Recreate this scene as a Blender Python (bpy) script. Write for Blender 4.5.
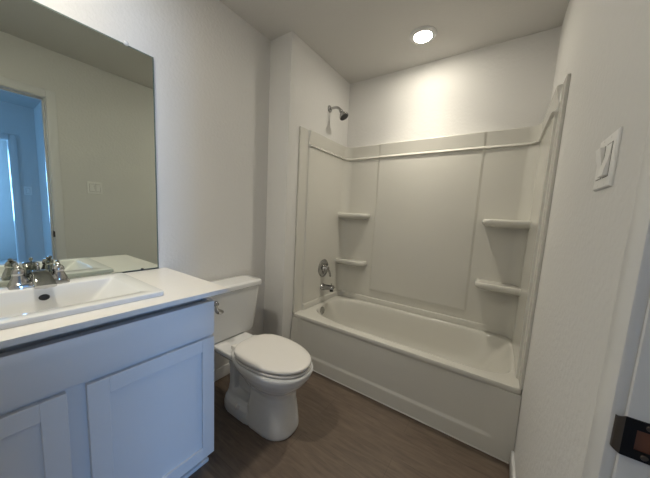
import bpy, bmesh, math, random
from mathutils import Vector, Matrix
PI = math.pi
for o in list(bpy.data.objects):
    bpy.data.objects.remove(o, do_unlink=True)
SC = bpy.context.scene
COL = SC.collection

# ---------------------------------------------------------------- camera
F_PX, PX, PY = 258.4137, 320.812, 245.1384
cd = bpy.data.cameras.new('camera')
cam = bpy.data.objects.new('camera', cd)
COL.objects.link(cam)
cd.sensor_fit = 'HORIZONTAL'; cd.sensor_width = 36
cd.lens = F_PX / 650 * 36
cd.shift_x = (325 - PX) / 650
cd.shift_y = (PY - 239) / 650
cd.clip_start = 0.02
yaw, pit, rol = 0.6038, -0.1182, 0.0501
fw = Vector((-math.sin(yaw)*math.cos(pit), math.cos(yaw)*math.cos(pit), math.sin(pit)))
rt = Vector((math.cos(yaw), math.sin(yaw), 0))
up = rt.cross(fw)
R_ = rt*math.cos(rol) + up*math.sin(rol)
U_ = up*math.cos(rol) - rt*math.sin(rol)
M = Matrix((R_, U_, -fw)).transposed().to_4x4()
M.translation = Vector((1.5455, -1.5705, 1.2059))
cam.matrix_world = M
SC.camera = cam

# ---------------------------------------------------------------- exposure, world, daylight
SC.view_settings.view_transform = 'Standard'
SC.view_settings.look = 'None'
SC.view_settings.gamma = 1
SC.view_settings.use_curve_mapping = False
SC.view_settings.exposure = 0.06
LAMP_TUB, LAMP_SINK = 155.0, 220.0    # radiance of the two recessed lamps' diffusers
BEAM_TUB, BEAM_SINK = 36.0, 36.0       # watts of the downward beam of each
DAY_FAR, DAY_NEAR, DAY_HALL = 122.0, 10.0, 34.0
DAYCOL = (0.22, 0.50, 1.0)
world = bpy.data.worlds.new('world'); SC.world = world
world.use_nodes = True
bg = world.node_tree.nodes['Background']
bg.inputs[0].default_value = (0.25, 0.5, 1, 1)
bg.inputs[1].default_value = 0.3

def area(name, loc, direction, sx, sy, power, color):
    l = bpy.data.lights.new(name, 'AREA'); l.shape = 'RECTANGLE'
    l.size, l.size_y = sx, sy; l.energy = power; l.color = color
    o = bpy.data.objects.new(name, l); COL.objects.link(o)
    o.location = loc
    o.rotation_euler = Vector(direction).to_track_quat('-Z', 'Y').to_euler()
    return o
# daylight just outside the unseen windows of the rooms beyond the bathroom door
area('daylight_far_window', (6.66, -1.70, 1.45), (-1, .05, -0.05), .9, 1.3, DAY_FAR, DAYCOL)
area('added_side_daylight', (5.3, -3.66, 1.45), (0, 1, -0.05), 1.3, 1.3, DAY_NEAR, DAYCOL)  # added light at an unseen window, brightens the far room in the mirror

area('added_hall_daylight', (2.95, -3.66, 1.45), (0, 1, -0.05), .85, 1.3, DAY_HALL, DAYCOL)  # added light at an unseen window, brightens the hall in the mirror

# ---------------------------------------------------------------- dimensions
J = 0.2105            # face of the plumbing chase
W = 1.7213            # right wall
D = 0.726             # back wall
H = 2.4605            # ceiling
YJ = -0.1156          # front of the chase
YN = -1.88            # near wall
WT = 0.118            # right wall thickness

# ---------------------------------------------------------------- materials
def new_mat(name):
    m = bpy.data.materials.new(name); m.use_nodes = True
    return m, m.node_tree.nodes, m.node_tree.links, m.node_tree.nodes['Principled BSDF']
def mat(name, col, rough=0.5, metal=0.0, spec=0.5, bump=None, coat=0.0, vary=0.0):
    m, n, l, p = new_mat(name)
    p.inputs['Base Color'].default_value = (*col, 1)
    p.inputs['Roughness'].default_value = rough
    p.inputs['Metallic'].default_value = metal
    p.inputs['Specular IOR Level'].default_value = spec
    p.inputs['Coat Weight'].default_value = coat
    p.inputs['Coat Roughness'].default_value = 0.05
    tc = n.new('ShaderNodeTexCoord')
    if vary:
        t = n.new('ShaderNodeTexNoise'); t.inputs['Scale'].default_value = 6
        l.new(tc.outputs['Object'], t.inputs['Vector'])
        r = n.new('ShaderNodeMapRange')
        r.inputs['To Min'].default_value = 1-vary; r.inputs['To Max'].default_value = 1+vary
        l.new(t.outputs['Fac'], r.inputs['Value'])
        x = n.new('ShaderNodeVectorMath'); x.operation = 'SCALE'
        x.inputs[0].default_value = col
        l.new(r.outputs[0], x.inputs['Scale']); l.new(x.outputs[0], p.inputs['Base Color'])
    if bump:
        sc, st, dist = bump
        t = n.new('ShaderNodeTexNoise'); t.inputs['Scale'].default_value = sc; t.inputs['Detail'].default_value = 3
        l.new(tc.outputs['Object'], t.inputs['Vector'])
        b = n.new('ShaderNodeBump'); b.inputs['Strength'].default_value = st; b.inputs['Distance'].default_value = dist
        l.new(t.outputs['Fac'], b.inputs['Height']); l.new(b.outputs[0], p.inputs['Normal'])
    return m
def emit(name, col, s):
    m, n, l, p = new_mat(name)
    p.inputs['Base Color'].default_value = (.8, .8, .8, 1)
    p.inputs['Emission Color'].default_value = (*col, 1)
    p.inputs['Emission Strength'].default_value = s
    return m
WARM = (1.0, 0.93, 0.785)
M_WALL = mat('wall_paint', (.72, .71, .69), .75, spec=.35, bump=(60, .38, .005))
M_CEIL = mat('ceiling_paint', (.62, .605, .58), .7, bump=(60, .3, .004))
M_TRIM = mat('trim_paint', (.74, .74, .74), .3, vary=.01)
M_CAB = mat('cabinet_paint', (.74, .745, .76), .35, vary=.01)
M_COUNTER = mat('countertop_quartz', (.80, .775, .74), .18, vary=.02)
M_PORC = mat('porcelain', (.77, .772, .765), .08, coat=.3, vary=.01)
M_SEAT = mat('seat_plastic', (.80, .775, .74), .2, vary=.01)
M_FIBER = mat('gloss_fiberglass', (.635, .62, .57), .16, vary=.01)
M_CHROME = mat('chrome', (.50, .50, .505), .07, 1.0, bump=(20, .02, .001))
M_NICKEL = mat('shower_chrome', (.42, .42, .42), .16, 1.0, bump=(20, .02, .001))
M_DARK = mat('dark_opening', (.015, .015, .015), .4, vary=.05)
M_BRONZE = mat('black_strike_metal', (.012, .011, .012), .3, .7, vary=.1)
M_LIP = mat('worn_bronze_lip', (.10, .08, .065), .35, .6, vary=.15)
M_WOOD = mat('raw_wood', (.16, .055, .025), .6, vary=.5)
M_PLATE = mat('switch_plastic', (.86, .85, .83), .3, vary=.01)
M_MIRROR = mat('mirror_silver', (.68, .72, .655), .0, 1.0)
M_MEDGE = mat('mirror_glass_edge', (.13, .17, .15), .12, vary=.05)
M_CLEAR = mat('clip_plastic', (.75, .75, .74), .15, vary=.02)
M_CAULK = mat('white_caulk', (.74, .73, .70), .5, vary=.02)
M_LAMP_TUB = emit('lamp_diffuser', WARM, LAMP_TUB)
M_LAMP_SINK = emit('lamp_diffuser_bright', WARM, LAMP_SINK)
M_CARPET = mat('carpet', (.42, .42, .42), .95, bump=(300, .6, .005), vary=.05)

def floor_mat():
    m, n, l, p = new_mat('vinyl_plank')
    tc = n.new('ShaderNodeTexCoord')
    br = n.new('ShaderNodeTexBrick')
    br.offset = .37; br.inputs['Scale'].default_value = 1.0
    br.inputs['Brick Width'].default_value = 1.22; br.inputs['Row Height'].default_value = .178
    br.inputs['Mortar Size'].default_value = .0012; br.inputs['Bias'].default_value = 0
    br.inputs['Color1'].default_value = (.132, .097, .072, 1)
    br.inputs['Color2'].default_value = (.148, .109, .082, 1)
    br.inputs['Mortar'].default_value = (.098, .072, .055, 1)
    l.new(tc.outputs['Object'], br.inputs['Vector'])
    mp = n.new('ShaderNodeMapping'); mp.inputs['Scale'].default_value = (3.2, 24, 1)
    l.new(tc.outputs['Object'], mp.inputs['Vector'])
    g = n.new('ShaderNodeTexNoise'); g.inputs['Scale'].default_value = 2.2
    g.inputs['Detail'].default_value = 7; g.inputs['Roughness'].default_value = .65; g.inputs['Distortion'].default_value = .6
    l.new(mp.outputs[0], g.inputs['Vector'])
    r = n.new('ShaderNodeMapRange'); r.inputs['From Min'].default_value = .3; r.inputs['From Max'].default_value = .7
    r.inputs['To Min'].default_value = .70; r.inputs['To Max'].default_value = 1.28
    l.new(g.outputs['Fac'], r.inputs['Value'])
    x = n.new('ShaderNodeVectorMath'); x.operation = 'SCALE'
    l.new(br.outputs['Color'], x.inputs[0]); l.new(r.outputs[0], x.inputs['Scale'])
    l.new(x.outputs[0], p.inputs['Base Color'])
    p.inputs['Roughness'].default_value = .42
    b = n.new('ShaderNodeBump'); b.inputs['Strength'].default_value = .15; b.inputs['Distance'].default_value = .001
    l.new(g.outputs['Fac'], b.inputs['Height']); l.new(b.outputs[0], p.inputs['Normal'])
    return m
M_FLOOR = floor_mat()

# ---------------------------------------------------------------- mesh helpers
def box(bm, x0, x1, y0, y1, z0, z1, bev=0.0, seg=2):
    r = bmesh.ops.create_cube(bm, size=1)
    vs = r['verts']
    for v in vs:
        v.co = Vector(((x0+x1)/2 + v.co.x*(x1-x0), (y0+y1)/2 + v.co.y*(y1-y0), (z0+z1)/2 + v.co.z*(z1-z0)))
    if bev:
        es = list({e for v in vs for e in v.link_edges})
        bmesh.ops.bevel(bm, geom=es, offset=bev, segments=seg, profile=.5, affect='EDGES')
def loft(bm, rings, cap0=True, cap1=True, closed=True):
    """rings: lists of points of equal length, bridged in order"""
    vr = [[bm.verts.new(p) for p in r] for r in rings]
    n = len(vr[0])
    for a, b in zip(vr, vr[1:]):
        for i in range(n if closed else n-1):
            k = (i+1) % n
            bm.faces.new((a[i], a[k], b[k], b[i]))
    if cap0: bm.faces.new(list(reversed(vr[0])))
    if cap1: bm.faces.new(vr[-1])
    return vr
def frame(axis):
    a = Vector(axis).normalized()
    t = Vector((0, 0, 1)) if abs(a.z) < .9 else Vector((1, 0, 0))
    u = t.cross(a).normalized(); v = a.cross(u)
    return a, u, v
def lathe(bm, origin, axis, prof, n=32):
    """prof: (distance along axis, radius)"""
    o = Vector(origin); a, u, v = frame(axis)
    rings = [[o + a*h + (u*math.cos(2*PI*i/n) + v*math.sin(2*PI*i/n))*max(r, 1e-5) for i in range(n)] for h, r in prof]
    loft(bm, rings)
def tube(bm, pts, rad, n=16, flat=1.0):
    pts = [Vector(p) for p in pts]
    if not hasattr(rad, '__len__'): rad = [rad]*len(pts)
    rings = []; pu = None
    for i, p in enumerate(pts):
        d = (pts[min(i+1, len(pts)-1)] - pts[max(i-1, 0)]).normalized()
        if pu is None: _, u, v = frame(d)
        else:
            u = (pu - d*pu.dot(d)).normalized(); v = d.cross(u)
        pu = u
        rings.append([p + u*math.cos(2*PI*k/n)*rad[i]*flat + v*math.sin(2*PI*k/n)*rad[i] for k in range(n)])
    loft(bm, rings)
def bez(a, b, c, d, n=10):
    a, b, c, d = map(Vector, (a, b, c, d)); o = []
    for i in range(n+1):
        t = i/n
        o.append(a*(1-t)**3 + b*3*t*(1-t)**2 + c*3*t*t*(1-t) + d*t**3)
    return o
def sup(cx, cy, a, b, z, n=2.5, N=64, ar=None, nr=None):
    """superellipse in plan; ar / nr: half length and exponent of the -x half"""
    o = []
    for i in range(N):
        t = 2*PI*(i+.5)/N; c, s = math.cos(t), math.sin(t)
        aa = a if c >= 0 else (ar or a); e = n if c >= 0 else (nr or n)
        o.append(Vector((cx + math.copysign(abs(c)**(2/e), c)*aa, cy + math.copysign(abs(s)**(2/e), s)*b, z)))
    return o
def sm(t, a, b):
    t = max(0, min(1, (t-a)/(b-a))) if b != a else float(t > a)
    return t*t*(3-2*t)
def link(name, bm, m, parent=None, smooth=35, mods=()):
    bmesh.ops.recalc_face_normals(bm, faces=bm.faces)
    me = bpy.data.meshes.new(name); bm.to_mesh(me); bm.free()
    for mm in (m if isinstance(m, (list, tuple)) else [m]): me.materials.append(mm)
    if smooth:
        for p in me.polygons: p.use_smooth = True
        me.set_sharp_from_angle(angle=math.radians(smooth))
    o = bpy.data.objects.new(name, me); COL.objects.link(o)
    if parent:
        o.parent = parent
        bpy.context.view_layer.update()
        o.matrix_parent_inverse = parent.matrix_world.inverted()
    return o
def thing(name, loc, label, cat, group=None):
    o = bpy.data.objects.new(name, None); COL.objects.link(o)
    o.empty_display_size = .05
    o.location = loc; o['label'] = label; o['category'] = cat
    if group: o['group'] = group
    bpy.context.view_layer.update()
    return o
def struct(name, bm, m, smooth=0, parent=None):
    o = link(name, bm, m, parent, smooth)
    if parent is None: o['kind'] = 'structure'
    return o
def B(): return bmesh.new()
def boxes(name, m, lst, parent=None, kind=True, bev=0):
    bm = B()
    for b in lst: box(bm, *b, bev=bev)
    return struct(name, bm, m, 0 if not bev else 35, parent)

# ================================================================= SETTING
XH0, XH1 = W+WT, 3.95          # the room past the door
YH = -0.79                     # its side wall
YS = -3.5
XR0, XR1 = 4.07, 6.5           # the room past the second doorway
DY0, DY1, DZ = -1.80, -1.04, 2.06     # bathroom doorway (jamb faces)
EY0, EY1, EZ = -1.90, -1.03, 2.0      # second doorway
boxes('floor', M_FLOOR, [(-.1, XH0, YN-.1, D+.1, -.06, 0)])
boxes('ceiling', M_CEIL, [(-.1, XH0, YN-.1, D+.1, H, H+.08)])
boxes('wall_left', M_WALL, [(-.1, 0, YN-.1, D+.1, 0, H)])
boxes('wall_chase', M_WALL, [(0, J, YJ, D, 0, H)])
boxes('wall_back', M_WALL, [(0, W, D, D+.1, 0, H)])
boxes('wall_near', M_WALL, [(0, W, YN-.1, YN, 0, H)])
JT = .018
boxes('wall_right', M_WALL, [(W, XH0, DY1+JT, D+.1, 0, H), (W, XH0, YN-.1, DY0-JT, 0, H),
                             (W, XH0, DY0-JT, DY1+JT, DZ+JT, H)])
# rooms beyond
boxes('floor_hall', M_CARPET, [(XH0, XR1+.1, YS-.1, YH+.1, -.06, 0)])
boxes('ceiling_hall', M_CEIL, [(XH0, XR1+.1, YS-.1, YH+.1, H, H+.08)])
boxes('wall_hall_side', M_WALL, [(XH0, XR1+.1, YH, YH+.1, 0, H)])
boxes('wall_hall_inner', M_WALL, [(XH0-.1, XH0, YS, YN-.1, 0, H)])
boxes('wall_hall_far', M_WALL, [(XH1, XR0, EY1, YH, 0, H), (XH1, XR0, YS, EY0, 0, H), (XH1, XR0, EY0, EY1, EZ, H)])
boxes('wall_hall_near', M_WALL, [(XH0-.1, 2.5, YS-.1, YS, 0, H), (3.4, 4.6, YS-.1, YS, 0, H), (2.5, 3.4, YS-.1, YS, 0, .75), (2.5, 3.4, YS-.1, YS, 2.15, H), (6.0, XR1, YS-.1, YS, 0, H),
                                 (4.6, 6.0, YS-.1, YS, 0, .75), (4.6, 6.0, YS-.1, YS, 2.15, H)])
boxes('wall_far', M_WALL, [(XR1, XR1+.1, YS, -2.20, 0, H), (XR1, XR1+.1, -1.20, YH+.1, 0, H),
                           (XR1, XR1+.1, -2.20, -1.20, 0, .75), (XR1, XR1+.1, -2.20, -1.20, 2.15, H)])
def window(name, along, a0, a1, z0, z1, c):
    e = bpy.data.objects.new(name, None); COL.objects.link(e); e['kind'] = 'structure'
    t = .05
    rects = [(a0, a0+t, z0, z1), (a1-t, a1, z0, z1), (a0, a1, z0, z0+t), (a0, a1, z1-t, z1), (a0, a1, (z0+z1)/2-.02, (z0+z1)/2+.02)]
    bm = B()
    for p, q, r, s in rects:
        if along == 'x': box(bm, p, q, c-.06, c-.02, r, s)
        else: box(bm, c+.02, c+.06, p, q, r, s)
    link('window_frame', bm, M_TRIM, e, 0)
window('added_window_1', 'x', 4.6, 6.0, .75, 2.15, YS)  # unseen window, added to let more daylight into the far room
window('added_window_3', 'x', 2.5, 3.4, .75, 2.15, YS)  # unseen window, added so the mirrored hall gets brighter
window('window_2', 'y', -2.20, -1.20, .75, 2.15, XR1)

# baseboards
def base(name, x0, x1, y0, y1, axis):
    bm = B(); h = .083
    box(bm, x0, x1, y0, y1, 0, h, bev=.004)
    return struct(name, bm, M_TRIM, 35)
base('baseboard_left', 0.0, .013, -.93, YJ, 'y')
base('baseboard_chase', 0.0135, J, YJ-.013, YJ, 'x')
base('baseboard_right', W-.013, W, -.969, -.035, 'y')

DOOR_ANGLE = 23
# bathroom door frame
d1 = bpy.data.objects.new('door_1', None); COL.objects.link(d1); d1['kind'] = 'structure'
bm = B()
box(bm, W-.001, XH0+.001, DY1, DY1+JT, 0, DZ, bev=.0015)
box(bm, W-.001, XH0+.001, DY0-JT, DY0, 0, DZ, bev=.0015)
box(bm, W-.001, XH0+.001, DY0-JT, DY1+JT, DZ, DZ+JT, bev=.0015)
link('jamb', bm, M_TRIM, d1)
bm = B()                                                     # stop strip the door closes against
box(bm, W+.040, W+.075, DY1-.011, DY1, 0, DZ-.011, bev=.001)
box(bm, W+.040, W+.075, DY0, DY0+.011, 0, DZ-.011, bev=.001)
box(bm, W+.040, W+.075, DY0, DY1, DZ-.011, DZ, bev=.001)
link('door_stop', bm, M_TRIM, d1)
def casing(x0, x1, parent, y0, y1, z, wd=.062, rv=.006):
    bm = B()
    box(bm, x0, x1, y1+rv, y1+rv+wd, 0, z+rv+wd, bev=.003)
    box(bm, x0, x1, max(y0-rv-wd, YN), y0-rv, 0, z+rv+wd, bev=.003)
    box(bm, x0, x1, y0-rv, y1+rv, z+rv, z+rv+wd, bev=.003)
    link('casing', bm, M_TRIM, parent)
casing(W-.015, W, d1, DY0, DY1, DZ)
casing(XH0, XH0+.015, d1, DY0, DY1, DZ)
bm = B()
ST0, ST1 = .886, .944
zc = (ST0+ST1)/2
# plate as four strips round the latch hole
yb = DY1
xa, xb = W-.002, W+.038
box(bm, xa, W+.010, yb-.0022, yb, ST0, ST1)
box(bm, W+.032, xb, yb-.0022, yb, ST0, ST1)
box(bm, W+.010, W+.032, yb-.0022, yb, ST0, zc-.015)
box(bm, W+.010, W+.032, yb-.0022, yb, zc+.015, ST1)
sp = link('strike_plate', bm, M_BRONZE, d1, 20)
sp['label'] = 'black metal strike plate on the door jamb'
bm = B()
path = [(xa, yb-.0011), (W-.005, yb-.0011), (W-.0085, yb+.001), (W-.0100, yb+.0045)]
rings = []
for x, y in path:
    k = (W-x)/.010
    hh = .030 - .006*max(0, k)
    rings.append([Vector((x, y-.0011, zc-hh)), Vector((x, y+.0011, zc-hh)), Vector((x, y+.0011, zc+hh)), Vector((x, y-.0011, zc+hh))])
loft(bm, rings)
link('strike_lip', bm, M_LIP, sp, 60)
bm = B(); box(bm, W+.010, W+.032, yb-.0006, yb+.0004, zc-.015, zc+.015)
link('latch_hole', bm, M_WOOD, sp, 0)
for zz in (zc-.022, zc+.022):
    bm = B(); lathe(bm, (W+.021, yb-.0022, zz), (0, -1, 0), [(0, .004), (.0008, .0035), (.001, 0)], 12)
    link('screw', bm, M_LIP, sp)

# unseen door leaf, added ajar to shade the jamb and left cabinet door
lf = B(); TL, LW, LH = .035, .752, DZ-.012
for p in ((0, .11, .012, LH), (LW-.11, LW, .012, LH), (.11, LW-.11, .012, .24), (.11, LW-.11, LH-.12, LH), (.11, LW-.11, .92, 1.05)):
    box(lf, p[0], p[1], -TL/2, TL/2, p[2], p[3], bev=.001, seg=1)
for p in ((.105, LW-.105, .235, .925), (.105, LW-.105, 1.045, LH-.115)): box(lf, p[0], p[1], -.009, .009, p[2], p[3])
leaf = link('added_door_leaf', lf, M_TRIM, d1, 25)
kb = B()
for q in (-1, 1):
    lathe(kb, (LW-.06, q*TL/2, .94), (0, q, 0), [(0, .032), (.004, .032), (.008, .014), (.03, .012), (.036, .022), (.05, .028), (.062, .022), (.066, 0)], 24)
knob = link('knob', kb, M_BRONZE, leaf, 40)
leaf.location = (XH0+.012, DY0+.020, 0); leaf.rotation_euler = (0, 0, math.radians(DOOR_ANGLE))

# second doorway (seen in the mirror)
d2 = bpy.data.objects.new('door_2', None); COL.objects.link(d2); d2['kind'] = 'structure'
bm = B()
box(bm, XH1-.001, XR0+.001, EY1-.018, EY1, 0, EZ); box(bm, XH1-.001, XR0+.001, EY0, EY0+.018, 0, EZ)
box(bm, XH1-.001, XR0+.001, EY0, EY1, EZ-.018, EZ)
link('jamb', bm, M_TRIM, d2, 0)
bm = B()
box(bm, XH1-.015, XH1, EY1-.012, EY1+.055, 0, EZ+.055, bev=.003)
box(bm, XH1-.015, XH1, EY0-.055, EY0+.012, 0, EZ+.055, bev=.003)
box(bm, XH1-.015, XH1, EY0, EY1, EZ-.012, EZ+.055, bev=.003)
link('casing', bm, M_TRIM, d2)

# ================================================================= RECESSED LAMPS
def downlight(x, y, label, lens, beam):
    t = thing('recessed_light', (x, y, H), label, 'ceiling light', 'recessed ceiling lights')
    n = 48
    prof = [(.088, H), (.088, H-.003), (.083, H-.008), (.070, H-.013), (.060, H-.0135), (.057, H-.010), (.057, H-.0005)]
    bm = B()
    loft(bm, [[Vector((x+r*math.cos(2*PI*i/n), y+r*math.sin(2*PI*i/n), z)) for i in range(n)] for r, z in prof], cap0=False, cap1=False)
    link('trim_ring', bm, M_TRIM, t)
    bm = B(); lathe(bm, (x, y, H-.009), (0, 0, -1), [(0, .0565), (.004, .056), (.007, .050), (.009, .03), (.0095, 0)], 40)
    link('diffuser', bm, lens, t)
    l = bpy.data.lights.new('downlight_beam', 'SPOT'); l.energy = beam; l.color = WARM
    l.spot_size = math.radians(110); l.spot_blend = 1.0; l.shadow_soft_size = .05
    o = bpy.data.objects.new('downlight_beam', l); COL.objects.link(o); o.location = (x, y, H-.024)
downlight(.965, .377, 'round white recessed ceiling light glowing above the bathtub', M_LAMP_TUB, BEAM_TUB)
downlight(.40, -1.45, 'round white recessed ceiling light over the vanity sink, above the frame', M_LAMP_SINK, BEAM_SINK)

# ================================================================= MIRROR
MZ0, MZ1, MY1 = .8635, 1.9553, -.917
t = thing('wall_mirror', (0, MY1, MZ0), 'large frameless wall mirror standing above the vanity countertop', 'mirror')
bm = B(); box(bm, .0005, .0052, -1.86, MY1, MZ0, MZ1)
link('glass_edge', bm, M_MEDGE, t, 0)
bm = B()
c = .006
vs = [bm.verts.new(p) for p in ((.0055, -1.86+c, MZ0+c), (.0055, MY1-c, MZ0+c), (.0055, MY1-c, MZ1-c), (.0055, -1.86+c, MZ1-c))]
bm.faces.new(vs)
r = bmesh.ops.extrude_face_region(bm, geom=list(bm.faces))
for v in r['geom']:
    if isinstance(v, bmesh.types.BMVert): v.co.x = .0050
link('reflective_face', bm, M_MIRROR, t, 0)
def clip(y, z, s, m):
    bm = B()
    box(bm, .0005, .009, y-.006, y+.006, z-.004 if s > 0 else z-.010, z+.010 if s > 0 else z+.004, bev=.002)
    lathe(bm, (.0085, y, z+s*.002), (1, 0, 0), [(0, .011), (.004, .011), (.008, .008), (.0095, .004), (.010, 0)], 20)
    o = link('clip', bm, m, t)
    return o
clip(-1.037, MZ1, 1, M_CLEAR); clip(-1.64, MZ1, 1, M_CLEAR)
bm = B(); lathe(bm, (.006, -.998, MZ0+.006), (1, 0, 0), [(0, .006), (.004, .006), (.006, .003), (.0062, 0)], 14)
link('clip', bm, M_DARK, t)
bm = B(); box(bm, .0055, .008, -1.10, MY1-.001, MZ0-.0005, MZ0+.003)
link('bottom_channel', bm, M_DARK, t, 0)

# ================================================================= VANITY
VY0, VY1 = -1.843, -.931
VX = .541
t = thing('vanity_cabinet', (.27, -1.387, 0), 'white shaker vanity cabinet under the sink counter', 'cabinet')
bm = B()
box(bm, .0005, VX, VY0, VY0+.018, .085, .812); box(bm, .0005, VX, VY1-.018, VY1, .085, .812); box(bm, .0005, VX-.055, VY0, VY0+.018, .812, .843); box(bm, .0005, VX-.055, VY1-.018, VY1, .812, .843)
box(bm, .0005, .475, VY0, VY0+.018, .001, .085); box(bm, .0005, .475, VY1-.018, VY1, .001, .085)
box(bm, .0005, VX, VY0+.018, VY1-.018, .085, .103)
box(bm, VX-.019, VX, VY0+.018, VY1-.018, .625, .808); box(bm, VX-.075, VX-.060, VY0+.018, VY1-.018, .780, .843); box(bm, VX-.019, VX, VY0+.045, VY1-.045, .103, .125)
for a, b in ((VY0+.018, VY0+.045), (VY1-.045, VY1-.018), (-1.415, -1.355)): box(bm, VX-.019, VX, a, b, .103 if a < -1.5 or a > -1 else .125, .625)
link('carcass', bm, M_CAB, t, 0)
bm = B()
box(bm, .470, .486, VY0, VY1, .001, .085)
box(bm, .486, .515, VY0, VY1-.001, .001, .020, bev=.004)
link('toe_kick', bm, M_CAB, t)
bm = B(); box(bm, VX+.0004, VX+.0195, VY0+.003, VY1-.003, .666, .812, bev=.002)
link('false_drawer_front', bm, M_CAB, t)
def shaker(y0, y1, z0, z1, name):
    bm = B(); s = .055; x0, x1 = VX+.0004, VX+.0195
    for a in ((y0, y0+s, z0, z1), (y1-s, y1, z0, z1), (y0+s, y1-s, z0, z0+s), (y0+s, y1-s, z1-s, z1)):
        box(bm, x0, x1, *a, bev=.0012, seg=1)
    box(bm, x0, x0+.010, y0+s-.002, y1-s+.002, z0+s-.002, z1-s+.002)
    o = link(name, bm, M_CAB, t, 25)
    return o
shaker(-1.363, -.934, .085, .651, 'door')
shaker(-1.840, -1.408, .085, .651, 'door')

CT = .8613
SX0, SX1, SY0, SY1 = .055, .497, -1.665, -1.105
t = thing('countertop', (.29, -1.38, .8435), 'off-white vanity countertop with square edge under the mirror', 'countertop')
bm = B()
X1, Y0, Y1 = .5815, -1.8795, -.8794
h0, h1, g0, g1 = SX0+.03, SX1-.03, SY0+.03, SY1-.03       # sink cut-out
box(bm, .0005, h0, Y0, Y1, .8435, CT); box(bm, h1, X1, Y0, Y1, .8435, CT)
box(bm, h0, h1, Y0, g0, .8435, CT); box(bm, h0, h1, g1, Y1, .8435, CT)
link('slab', bm, M_COUNTER, t, 0)

# sink
t = thing('bathroom_sink', (.276, -1.385, CT), 'white rectangular drop-in sink in the vanity countertop', 'sink')
bm = B()
scx, scy = (SX0+SX1)/2, (SY0+SY1)/2
hx, hy = (SX1-SX0)/2, (SY1-SY0)/2
bx, by = .292, scy                       # basin centre
bh, bw = .150, .218
N = 160
RT = CT+.018
rings = [sup(scx, scy, hx-.001, hy-.001, CT+.0005, 40, N), sup(scx, scy, hx, hy, CT+.003, 40, N),
         sup(scx, scy, hx, hy, RT-.003, 40, N), sup(scx, scy, hx-.001, hy-.001, RT-.0008, 40, N), sup(scx, scy, hx-.004, hy-.004, RT, 40, N),
         sup(bx, by, bh+.004, bw+.004, RT, 28, N), sup(bx, by, bh+.001, bw+.001, RT-.0015, 28, N),
         sup(bx, by, bh-.001, bw-.004, RT-.006, 26, N),
         sup(bx, by, bh-.010, bw-.055, RT-.060, 18, N), sup(bx, by, bh-.017, bw-.098, RT-.105, 12, N),
         sup(bx, by, bh-.030, bw-.118, RT-.122, 6, N), sup(bx-.01, by, .05, .06, RT-.131, 2.5, N), sup(bx-.01, by, .022, .022, RT-.133, 2, N)]
loft(bm, rings, cap0=False)
# outer shell under the counter
rings = [sup(bx, by, bh+.012, bw+.010, CT+.0005, 10, N), sup(bx, by, bh-.004, bw-.020, RT-.06, 8, N), sup(bx, by, bh-.03, bw-.07, RT-.14, 4, N)]
loft(bm, rings, cap0=False)
link('basin', bm, M_PORC, t, 40)
s_ob = t
bm = B()
lathe(bm, (.1515, -1.382, .841), (1, 0, .25), [(-.003, .015), (.002, .015), (.0035, .0125), (.002, .010), (.0018, 0)], 24)
for v in bm.verts: v.co.z = .841 + (v.co.z-.841)*.75
link('overflow_ring', bm, M_DARK, t)
bm = B(); lathe(bm, (bx-.01, by, RT-.1325), (0, 0, 1), [(0, .021), (.002, .021), (.003, .017), (.001, .014), (.004, .012), (.005, 0)], 24)
link('drain', bm, M_CHROME, t)

# faucet
FX, FY, FZ = .098, -1.383, RT+.0005
t = thing('sink_faucet', (FX, FY, FZ), 'chrome two-handle faucet on the back of the white sink', 'faucet')
bm = B()
rings = [sup(FX, FY, .030, .082, FZ, 6, 48), sup(FX, FY, .030, .082, FZ+.010, 6, 48), sup(FX, FY, .027, .079, FZ+.016, 6, 48), sup(FX, FY, .022, .072, FZ+.019, 5, 48)]
loft(bm, rings)
link('base_plate', bm, M_CHROME, t, 50)
for s in (-1, 1):
    hy_ = FY + s*.0525
    bm = B()
    lathe(bm, (FX, hy_, FZ+.015), (0, 0, 1), [(0, .0265), (.006, .026), (.022, .0195), (.032, .0165), (.033, .0175), (.038, .0185), (.047, .0175), (.055, .0135), (.060, .007), (.061, 0)], 32)
    hnd = link('handle', bm, M_CHROME, t, 40)
    bm = B()
    tube(bm, bez((FX, hy_, FZ+.067), (FX-.006, hy_, FZ+.080), (FX-.020, hy_+s*.004, FZ+.081), (FX-.032, hy_+s*.006, FZ+.083), 8), [.008, .0082, .0078, .0074, .007, .0066, .0064, .0062, .004], 14)
    link('lever', bm, M_CHROME, hnd, 60)
bm = B()
pr = []
path = bez((FX-.014, FY, FZ+.012), (FX-.012, FY, FZ+.066), (FX+.040, FY, FZ+.058), (FX+.106, FY, FZ+.014), 14)
for i, p in enumerate(path):
    k = i/14
    d = (path[min(i+1, 14)]-path[max(i-1, 0)]).normalized()
    u = Vector((0, 1, 0)); v = d.cross(u)
    wy = .026 - .003*sm(k, 0, .4) + .006*sm(k, .5, 1); wz = .020 - .012*sm(k, 0, .7)
    pr.append([p + u*math.copysign(abs(math.cos(q))**.45, math.cos(q))*wy + v*math.copysign(abs(math.sin(q))**.45, math.sin(q))*wz
               for q in [2*PI*(j+.5)/40 for j in range(40)]])
loft(bm, pr)
spo = link('spout', bm, M_CHROME, t, 40)
e = path[-1]
bm = B(); lathe(bm, (e.x-.016, FY, e.z-.001), (.1, 0, -1), [(0, .008), (.008, .008), (.009, .006), (.0085, 0)], 20)
link('aerator', bm, M_CHROME, spo)
bm = B(); tube(bm, [(FX-.022, FY, FZ+.015), (FX-.022, FY, FZ+.075)], .0025, 10)
lathe(bm, (FX-.022, FY, FZ+.072), (0, 0, 1), [(0, .004), (.004, .006), (.010, .006), (.013, .003), (.0135, 0)], 14)
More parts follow.
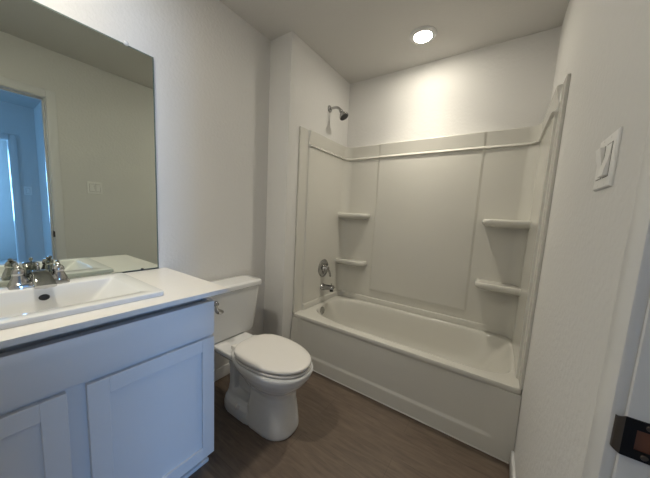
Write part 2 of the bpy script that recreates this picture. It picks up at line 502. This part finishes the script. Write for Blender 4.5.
link('lift_rod', bm, M_CHROME, t, 60)

# ================================================================= TOILET
TY = -.572
t = thing('toilet', (.45, TY, 0), 'white two-piece toilet with closed lid between vanity and bathtub', 'toilet')
bm = B()
N = 64
def rr(x0, x1, b, z, n=2.5, nr=None): return sup((x0+x1)/2, TY, (x1-x0)/2, b, z, n, N, nr=nr)
# pedestal rising into the bowl
loft(bm, [rr(.445, .730, .114, 0, 2.4, 5), rr(.445, .737, .116, .02, 2.4, 5), rr(.45, .734, .112, .06, 2.4, 5), rr(.455, .724, .105, .12, 2.5, 5), rr(.46, .714, .099, .18, 2.5, 5),
          rr(.455, .712, .100, .225, 2.6, 4), rr(.43, .722, .110, .255, 2.5, 3), rr(.39, .752, .133, .282, 2.4), rr(.345, .784, .153, .312, 2.3),
          rr(.31, .805, .167, .345, 2.3), rr(.295, .813, .172, .370, 2.3), rr(.295, .812, .171, .381, 2.3), rr(.30, .806, .166, .386, 2.3)])
# rear deck that carries the tank
loft(bm, [rr(.10, .42, .070, .285, 5), rr(.06, .44, .096, .315, 5), rr(.045, .46, .120, .345, 5), rr(.04, .48, .128, .366, 5), rr(.045, .48, .125, .3765, 5)])
# thin web, rear column of the trapway and its bend
loft(bm, [rr(.25, .58, .012, 0, 6), rr(.25, .58, .012, .34, 6)])
loft(bm, [rr(.232, .296, .066, .06, 4), rr(.238, .290, .054, .13, 4), rr(.238, .290, .054, .24, 4), rr(.22, .305, .066, .295, 4), rr(.18, .33, .090, .335, 4)])
pts = bez((.35, TY, .34), (.37, TY, .24), (.42, TY, .20), (.50, TY, .20), 14)
tube(bm, pts, [.060]*15, 20)
# foot
loft(bm, [rr(.222, .56, .120, 0, 3.2), rr(.222, .56, .120, .040, 3.2), rr(.225, .56, .115, .066, 3), rr(.234, .56, .100, .086, 3), rr(.250, .56, .078, .097, 3)])
bo = link('bowl', bm, M_PORC, t, 180)
md = bo.modifiers.new('remesh', 'REMESH'); md.mode = 'VOXEL'; md.voxel_size = .0042; md.use_smooth_shade = True
md = bo.modifiers.new('smooth', 'SMOOTH'); md.factor = .5; md.iterations = 4
for s in (-1, 1):
    bm = B(); lathe(bm, (.400, TY+s*.108, .068), (0, s*.8, .6), [(0, .016), (.008, .015), (.014, .011), (.017, .005), (.0175, 0)], 20)
    link('bolt_cap', bm, M_SEAT, t, 60)
# seat and lid
def egg(k, z, back=.338, front=.806, hw=.166):
    cx = .53
    return sup(cx, TY, (front-cx)*k, hw*k, z, 2.15, N, ar=(cx-back)*k, nr=2.5)
bm = B()
loft(bm, [egg(.900, .3865), egg(.905, .3925), egg(.995, .3932), egg(1.0, .394), egg(1.0, .399), egg(.99, .4015), egg(.93, .4022)])
link('seat', bm, M_SEAT, t, 50)
bm = B()
loft(bm, [egg(.86, .4028), egg(.865, .4108), egg(.994, .4115), egg(1.0, .4135), egg(.994, .423), egg(.975, .4265), egg(.93, .4290), egg(.7, .4315), egg(.3, .4325)])
link('seat_lid', bm, M_SEAT, t, 50)
for s in (-1, 1):
    bm = B()
    box(bm, .310, .346, TY+s*.075-.018, TY+s*.075+.018, .3860, .411, bev=.005, seg=3)
    link('hinge', bm, M_SEAT, t, 50)
# tank
bm = B()
def tk(x0, x1, b, z, n=9): return sup((x0+x1)/2, TY, (x1-x0)/2, b, z, n, 96)
loft(bm, [tk(.040, .165, .176, .3785), tk(.034, .182, .190, .385), tk(.030, .188, .196, .41), tk(.024, .198, .214, .56), tk(.020, .206, .228, .695), tk(.020, .206, .228, .698)])
link('tank', bm, M_PORC, t, 40)
bm = B()
loft(bm, [tk(.018, .211, .236, .6995), tk(.014, .218, .243, .704), tk(.014, .219, .244, .722), tk(.016, .217, .242, .730), tk(.022, .210, .236, .7345), tk(.05, .18, .20, .7365)])
link('tank_lid', bm, M_PORC, t, 40)
bm = B(); hyy = -.696; hz = .648
lathe(bm, (.2025, hyy, hz), (1, 0, 0), [(0, .017), (.005, .017), (.009, .014), (.018, .0125), (.023, .009), (.0245, 0)], 24)
fl = link('flush_handle', bm, M_CHROME, t, 60)
bm = B()
tube(bm, bez((.218, hyy, hz-.004), (.226, hyy-.010, hz-.020), (.230, hyy-.018, hz-.044), (.232, hyy+.030, hz-.052), 10), [.006, .007, .008, .0095, .0115, .0135, .015, .016, .016, .015, .010], 16)
link('lever', bm, M_CHROME, fl, 60)

# ================================================================= BATHTUB
t = thing('bathtub', ((J+W)/2, D/2, 0), 'white alcove bathtub with apron front below the wall surround', 'bathtub')
TZ = .3897
bm = B(); N = 160
cx, cy = (J+W)/2, D/2
hx, hy = (W-J)/2-.001, D/2-.001
ox, oy = .984, .376
ax, ay = .704, .308
def tb(ax_, ay_, z, n, dx=0, ar=None, nr=None): return sup(ox+dx, oy, ax_, ay_, z, n, N, ar=ar, nr=nr)
def rim(d, z): return sup(cx, cy+0.0, hx-d, hy-d, z, 60, N)
rings = [rim(.012, TZ-.034), rim(.003, TZ-.031), rim(.0, TZ-.026), rim(.0, TZ-.008), rim(.003, TZ-.002), rim(.009, TZ),
         tb(ax+.006, ay+.006, TZ+.001, 6, 0, ax+.006, 3.4), tb(ax, ay, TZ-.001, 6, 0, ax, 3.4), tb(ax-.006, ay-.006, TZ-.008, 6, 0, ax-.006, 3.4),
         tb(ax-.013, ay-.011, TZ-.028, 5.5, 0, ax-.011, 3.3), tb(ax-.05, ay-.022, TZ-.10, 5, 0, ax-.020, 3.2), tb(ax-.11, ay-.036, TZ-.20, 4.5, 0, ax-.034, 3.2),
         tb(ax-.16, ay-.055, TZ-.275, 4, 0, ax-.055, 3.2), tb(ax-.21, ay-.085, TZ-.305, 3.5, 0, ax-.09, 3), tb(ax-.30, ay-.15, TZ-.315, 3, 0, ax-.17, 3), tb(.1, .04, TZ-.318, 2.5, -.1)]
loft(bm, rings, cap0=False)
link('basin', bm, M_FIBER, t, 40)
# apron: a flared skirt with a long shallow recess
bm = B()
nx, nz = 110, 60
def apron_y(x, z):
    y = -.026 + .004*(z/.09) if z < .09 else -.022 + .020*(z-.09)/.27
    m = sm(z, .086, .098)*sm(x, J+.06, J+.11)*(1-sm(x, W-.145, W-.085))
    return y + .012*m
g = []
for k in range(nz+1):
    z = .358*k/nz
    row = []
    for i in range(nx+1):
        x = J+.002 + (W-J-.004)*i/nx
        row.append(bm.verts.new((x, apron_y(x, z)+.002, z)))
    g.append(row)
for k in range(nz):
    for i in range(nx):
        bm.faces.new((g[k][i], g[k][i+1], g[k+1][i+1], g[k+1][i]))
bk0 = [bm.verts.new((v.co.x, .045, v.co.z)) for v in g[0]]
bk1 = [bm.verts.new((v.co.x, .045, v.co.z)) for v in g[-1]]
for i in range(nx):
    bm.faces.new((g[0][i+1], g[0][i], bk0[i], bk0[i+1])); bm.faces.new((g[-1][i], g[-1][i+1], bk1[i+1], bk1[i]))
    bm.faces.new((bk0[i+1], bk0[i], bk1[i], bk1[i+1]))
link('apron', bm, M_FIBER, t, 60)
bm = B(); box(bm, J+.002, W-.014, -.0365, -.029, .0005, .007, bev=.002)
link('caulk_bead', bm, M_CAULK, t, 35)
# overflow plate on the drain end
bm = B()
lathe(bm, (.293, .315, .340), (1, 0, .12), [(-.006, .036), (.004, .036), (.008, .032), (.010, .012), (.009, 0)], 28)
ov = link('overflow_plate', bm, M_NICKEL, t, 50)
bm = B(); lathe(bm, (.47, oy, TZ-.3165), (0, 0, 1), [(0, .03), (.002, .03), (.003, .024), (.006, .02), (.007, 0)], 24)
link('drain', bm, M_NICKEL, t, 50)

# ================================================================= SHOWER SURROUND
t = thing('shower_surround', ((J+W)/2, D, TZ), 'glossy white three-sided wall surround above the bathtub', 'shower surround')
ZT, ZL, Z0 = 1.860, 1.742, TZ+.002
FY0 = 0.002
STRIP = .095          # flat front strip
OFF = .026
RC = .072             # corner radius
# heights and how far the profile has swelled from the upper band to the lower wall
def zrows():
    r = [(Z0, 1, .010), (Z0+.042, 1, .010), (Z0+.047, 1, .008), (Z0+.050, 1, 0)]
    for k in range(1, 12): r.append(((.46, .505, .511, .517, .522)[k-1] if k < 6 else .53+(ZL-.02-.53)*(k-6)/6, 1, 0))
    r += [(ZL-.0065, 1, .0), (ZL-.0055, 1, .008), (ZL-.0035, 1, .0125), (ZL-.001, 1, .0140), (ZL+.002, .95, .0125), (ZL+.006, .75, .009), (ZL+.010, .5, .0045), (ZL+.014, .2, .001), (ZL+.017, 0, 0)]
    for k in range(1, 5): r.append((ZL+.017+(ZT-.006-ZL-.017)*k/4, 0, .013*k/4))
    r += [(ZT-.002, 0, .011), (ZT, 0, .006)]
    return r
def side_off(y, s):
    hi = .013+.008*sm(y, STRIP, STRIP+.004)
    low = .013 + (OFF-.013)*sm(y, STRIP, STRIP+.012)
    return hi + (low-hi)*s
XP0, XP1 = .575, 1.383          # raised middle panel
def back_off(x, s, z=1):
    p = sm(x, XP0-.010, XP0+.010)*(1-sm(x, XP1-.010, XP1+.010))
    hi, low = .018, OFF
    return hi + (low-hi)*s + .007*p*sm(z, .505, .522)
def profile(seg, z, s, ex):
    cx0 = ex if z > .5 else 0
    """points of one plan section, seen from above, going left -> back -> right"""
    o = []
    lo = side_off(.4, s)+ex; bo_ = back_off(0, s)+ex
    if seg in ('L', 'R'):
        ys = [FY0, FY0+.0015] + [FY0+.004+(STRIP-FY0-.006)*k/4 for k in (1, 2, 3, 4)] + [STRIP+k*.002 for k in range(0, 20)] + [.16+k*.05 for k in range(0, 10)]
        ys = [y for y in ys if y < D-bo_-RC] + [D-bo_-RC]
        for y in ys:
            f = side_off(y, s)+ex*sm(y, STRIP, STRIP+.012)
            if y == FY0: f -= .0015
            o.append((f, y))
        for k in range(1, 11):
            a = (PI/4)*k/10
            o.append((lo+RC-RC*math.cos(a), D-bo_-RC+RC*math.sin(a)))
        if seg == 'L': return [(J+f, y) for f, y in o]
        return [(W-f, y) for f, y in o]
    pts = []
    for k in range(0, 11):
        a = PI/4 + (PI/4)*k/10
        pts.append((J+lo+RC-RC*math.cos(a), D-bo_-RC+RC*math.sin(a)))
    xs = [J+lo+RC+.01] + [XP0-.1] + [XP0+k*.003 for k in range(-4, 5)] + [XP0+.1+k*.1 for k in range(0, 7)] + [XP1+k*.003 for k in range(-4, 5)] + [XP1+.06, XP1+.10, XP1+.14, XP1+.18]
    for x in xs: pts.append((x, D-back_off(x, s, z)-ex*(1 if z > .5 else 1-sm(x, W-.30, W-.12))))
    for k in range(10, -1, -1):
        a = PI/4 + (PI/4)*k/10
        lo = side_off(.4, s)+cx0; bo_ = back_off(0, s)+cx0
        pts.append((W-lo-RC+RC*math.cos(a), D-bo_-RC+RC*math.sin(a)))
    return pts
def panel(seg, name):
    bm = B(); rows = []
    for z, s, ex in zrows():
        sx = max(s, 0)
        if seg == 'R' and z < .5: ex = 0
        pts = profile(seg, z, sx, ex)
        if s < 0:                                   # rolled top edge drawn back to the wall
            q = []
            for x, y in pts:
                if seg == 'L': x = x + s*.02
                elif seg == 'R': x = x - s*.02
                else: y = min(D-.002, y - s*.02)
                q.append((x, y))
            pts = q
        rows.append([bm.verts.new((x, y, z)) for x, y in pts])
    for a, b in zip(rows, rows[1:]):
        for i in range(len(a)-1): bm.faces.new((a[i], a[i+1], b[i+1], b[i]))
    # returns to the wall: front edge and top edge
    def towall(v):
        if seg == 'L': return (J+.0008, v.co.y, v.co.z)
        if seg == 'R': return (W-.0008, v.co.y, v.co.z)
        return (v.co.x, D-.0008, v.co.z)
    top = [bm.verts.new(towall(v)) for v in rows[-1]]
    for i in range(len(top)-1): bm.faces.new((rows[-1][i], rows[-1][i+1], top[i+1], top[i]))
    if seg in 'LR':
        fr = [bm.verts.new(towall(r[0])) for r in rows[:-1]] + [top[0]]
        for k in range(len(rows)-1): bm.faces.new((rows[k][0], rows[k+1][0], fr[k+1], fr[k]))
    return link(name, bm, M_FIBER, t, 30)
panel('L', 'end_panel'); panel('B', 'back_panel'); panel('R', 'end_panel')
def shelf(side, z, L, dp):
    """moulded corner shelf: plan outline swept down to a rounded lip"""
    bm = B(); n = 14
    def outline(g, zz):
        # local: u along the back wall from the end wall, v out from the back wall
        o = []
        l, d = L-g, dp-g
        o.append((-.03, -.03)); 
        o.append((l, -.03)); o.append((l, .02))
        for k in range(n+1):
            a = (PI/2)*k/n
            r = .05
            o.append((l-r + r*math.cos(a), d-r + r*math.sin(a)))
        for k in range(1, 5): o.append(((l-.05)*(1-k/5), d - .0*k))
        o.append((-.02, d+.004)); 
        out = []
        for u, v in o:
            x = J+OFF+u if side == 'L' else W-OFF-u
            out.append(Vector((x, D-OFF-v, zz)))
        return out
    th = .046
    loft(bm, [outline(.045, z-th-.010), outline(.018, z-th+.001), outline(.006, z-th+.008), outline(0, z-th+.018), outline(.001, z-.010), outline(.005, z-.003), outline(.012, z), outline(.022, z-.0015), outline(.03, z-.003)])
    return link('corner_shelf', bm, M_FIBER, t, 60)
for sd in 'LR':
    for z in (1.232, .782): shelf(sd, z, .29 if sd == 'L' else .265, .105 if sd == 'L' else .150)

# ================================================================= SHOWER FITTINGS
SHY = .394
t = thing('wall_shower', (J, SHY, 2.12), 'small chrome shower head on a bent arm high on the left shower wall', 'shower')
bm = B(); lathe(bm, (J+.0005, SHY, 2.12), (1, 0, 0), [(0, .030), (.004, .030), (.010, .024), (.014, .012), (.015, 0)], 28)
link('flange', bm, M_NICKEL, t, 50)
bm = B()
arm = [Vector((J+.004, SHY, 2.12))] + bez((J+.04, SHY, 2.122), (J+.085, SHY, 2.124), (J+.10, SHY, 2.11), (J+.120, SHY, 2.08), 10)
tube(bm, arm, .0105, 16)
link('arm', bm, M_NICKEL, t, 60)
bm = B(); ax_ = Vector((.55, 0, -.83)).normalized(); o0 = Vector((J+.112, SHY, 2.092))
lathe(bm, o0, ax_, [(0, .012), (.006, .016), (.016, .016), (.022, .012), (.028, .014), (.045, .028), (.066, .040), (.072, .041), (.076, .039), (.0765, .036)], 32)
hd = link('spray_head', bm, M_NICKEL, t, 50)
bm = B(); lathe(bm, o0+ax_*.0758, ax_, [(0, .035), (.0025, .034), (.004, .02), (.004, 0)], 32)
link('nozzle_face', bm, M_DARK, hd, 50)

VW = J+OFF+.0005
t = thing('shower_valve', (J+OFF, .385, .715), 'round chrome shower valve with lever on the left shower wall', 'shower valve')
bm = B(); lathe(bm, (VW, .385, .715), (1, 0, 0), [(0, .082), (.003, .082), (.008, .076), (.012, .060), (.014, .034), (.016, .032), (.030, .028), (.031, 0)], 40)
link('escutcheon', bm, M_NICKEL, t, 40)
bm = B(); lathe(bm, (VW+.030, .385, .715), (1, 0, 0), [(0, .026), (.016, .026), (.024, .022), (.027, .012), (.0275, 0)], 28)
hn = link('handle', bm, M_NICKEL, t, 50)
bm = B(); tube(bm, bez((VW+.045, .385, .715), (VW+.055, .40, .70), (VW+.058, .42, .665), (VW+.055, .428, .635), 8), [.012, .012, .0115, .011, .0105, .010, .010, .010, .007], 14)
link('lever', bm, M_NICKEL, hn, 60)
t = thing('tub_spout', (J+OFF, .385, .535), 'chrome bathtub spout below the shower valve', 'tub spout')
bm = B()
lathe(bm, (VW, .385, .535), (1, 0, 0), [(0, .033), (.004, .034), (.008, .031), (.05, .029), (.10, .028), (.118, .026), (.126, .018), (.127, 0)], 28)
for v in bm.verts:
    k = (v.co.x-VW)/.127
    v.co.z += .018*k*(1.25 if v.co.z < .535 else .6)
sb = link('spout_body', bm, M_NICKEL, t, 50)
bm = B(); lathe(bm, (VW+.102, .385, .532), (0, 0, -1), [(0, .017), (.019, .017), (.020, .013), (.015, 0)], 20)
link('outlet', bm, M_DARK, sb, 50)
bm = B(); tube(bm, [(VW+.098, .385, .568), (VW+.098, .385, .580)], [.004, .004], 10)
lathe(bm, (VW+.098, .385, .579), (0, 0, 1), [(0, .007), (.006, .007), (.008, 0)], 14)
link('diverter_knob', bm, M_NICKEL, sb, 50)

# ================================================================= SWITCHES
def switch(x, y, z, label, sgn=-1, gangs=2):
    t = thing('light_switch', (x, y, z), label, 'light switch', 'light switches')
    w = .036+.040*gangs
    bm = B()
    rings = []
    for d, k in ((0, 0), (.003, 0), (.0055, .003), (.006, .006)):
        rings.append([Vector((x+sgn*(d+.0004), y+a*(w/2-k), z+b*(.057-k))) for a, b in ((-1, -1), (1, -1), (1, 1), (-1, 1))])
    loft(bm, rings); link('wall_plate', bm, M_PLATE, t, 20)
    for g_ in range(gangs):
        yy = y + (g_-(gangs-1)/2)*.046
        bm = B()
        tilt = 1 if g_ else -1
        a, b = .0165, .0335
        lo, mi, hi = (.0075, .0095, .0150) if tilt > 0 else (.0150, .0095, .0075)
        rings = []
        for zz, d in ((-b, lo), (-b*.4, (lo+mi)/2), (0, mi), (b*.4, (hi+mi)/2), (b, hi)):
            rings.append([Vector((x+sgn*.0064, yy-a, z+zz)), Vector((x+sgn*.0064, yy+a, z+zz)), Vector((x+sgn*d, yy+a, z+zz)), Vector((x+sgn*d, yy-a, z+zz))])
        loft(bm, rings); link('rocker', bm, M_PLATE, t, 20)
        bm = B()
        for q in ((-.0185, -.0170, -.0355, .0355), (.0170, .0185, -.0355, .0355), (-.0185, .0185, -.0355, -.0340), (-.0185, .0185, .0340, .0355)):
            box(bm, min(x+sgn*.0062, x+sgn*.0068), max(x+sgn*.0062, x+sgn*.0068), yy+q[0], yy+q[1], z+q[2], z+q[3])
        link('rocker_gap', bm, M_LIP, t, 0)
        for zz in (-.048, .048):
            bm = B(); lathe(bm, (x+sgn*.0062, yy, z+zz), (sgn, 0, 0), [(0, .003), (.0006, .0028), (.0008, 0)], 10)
            link('screw', bm, M_PLATE, t)
    return t
switch(W, -.740, 1.350, 'white double rocker light switch on the right wall by the door')
switch(XH1, -.905, 1.33, 'white light switch in the room beyond, seen in the mirror', gangs=1)
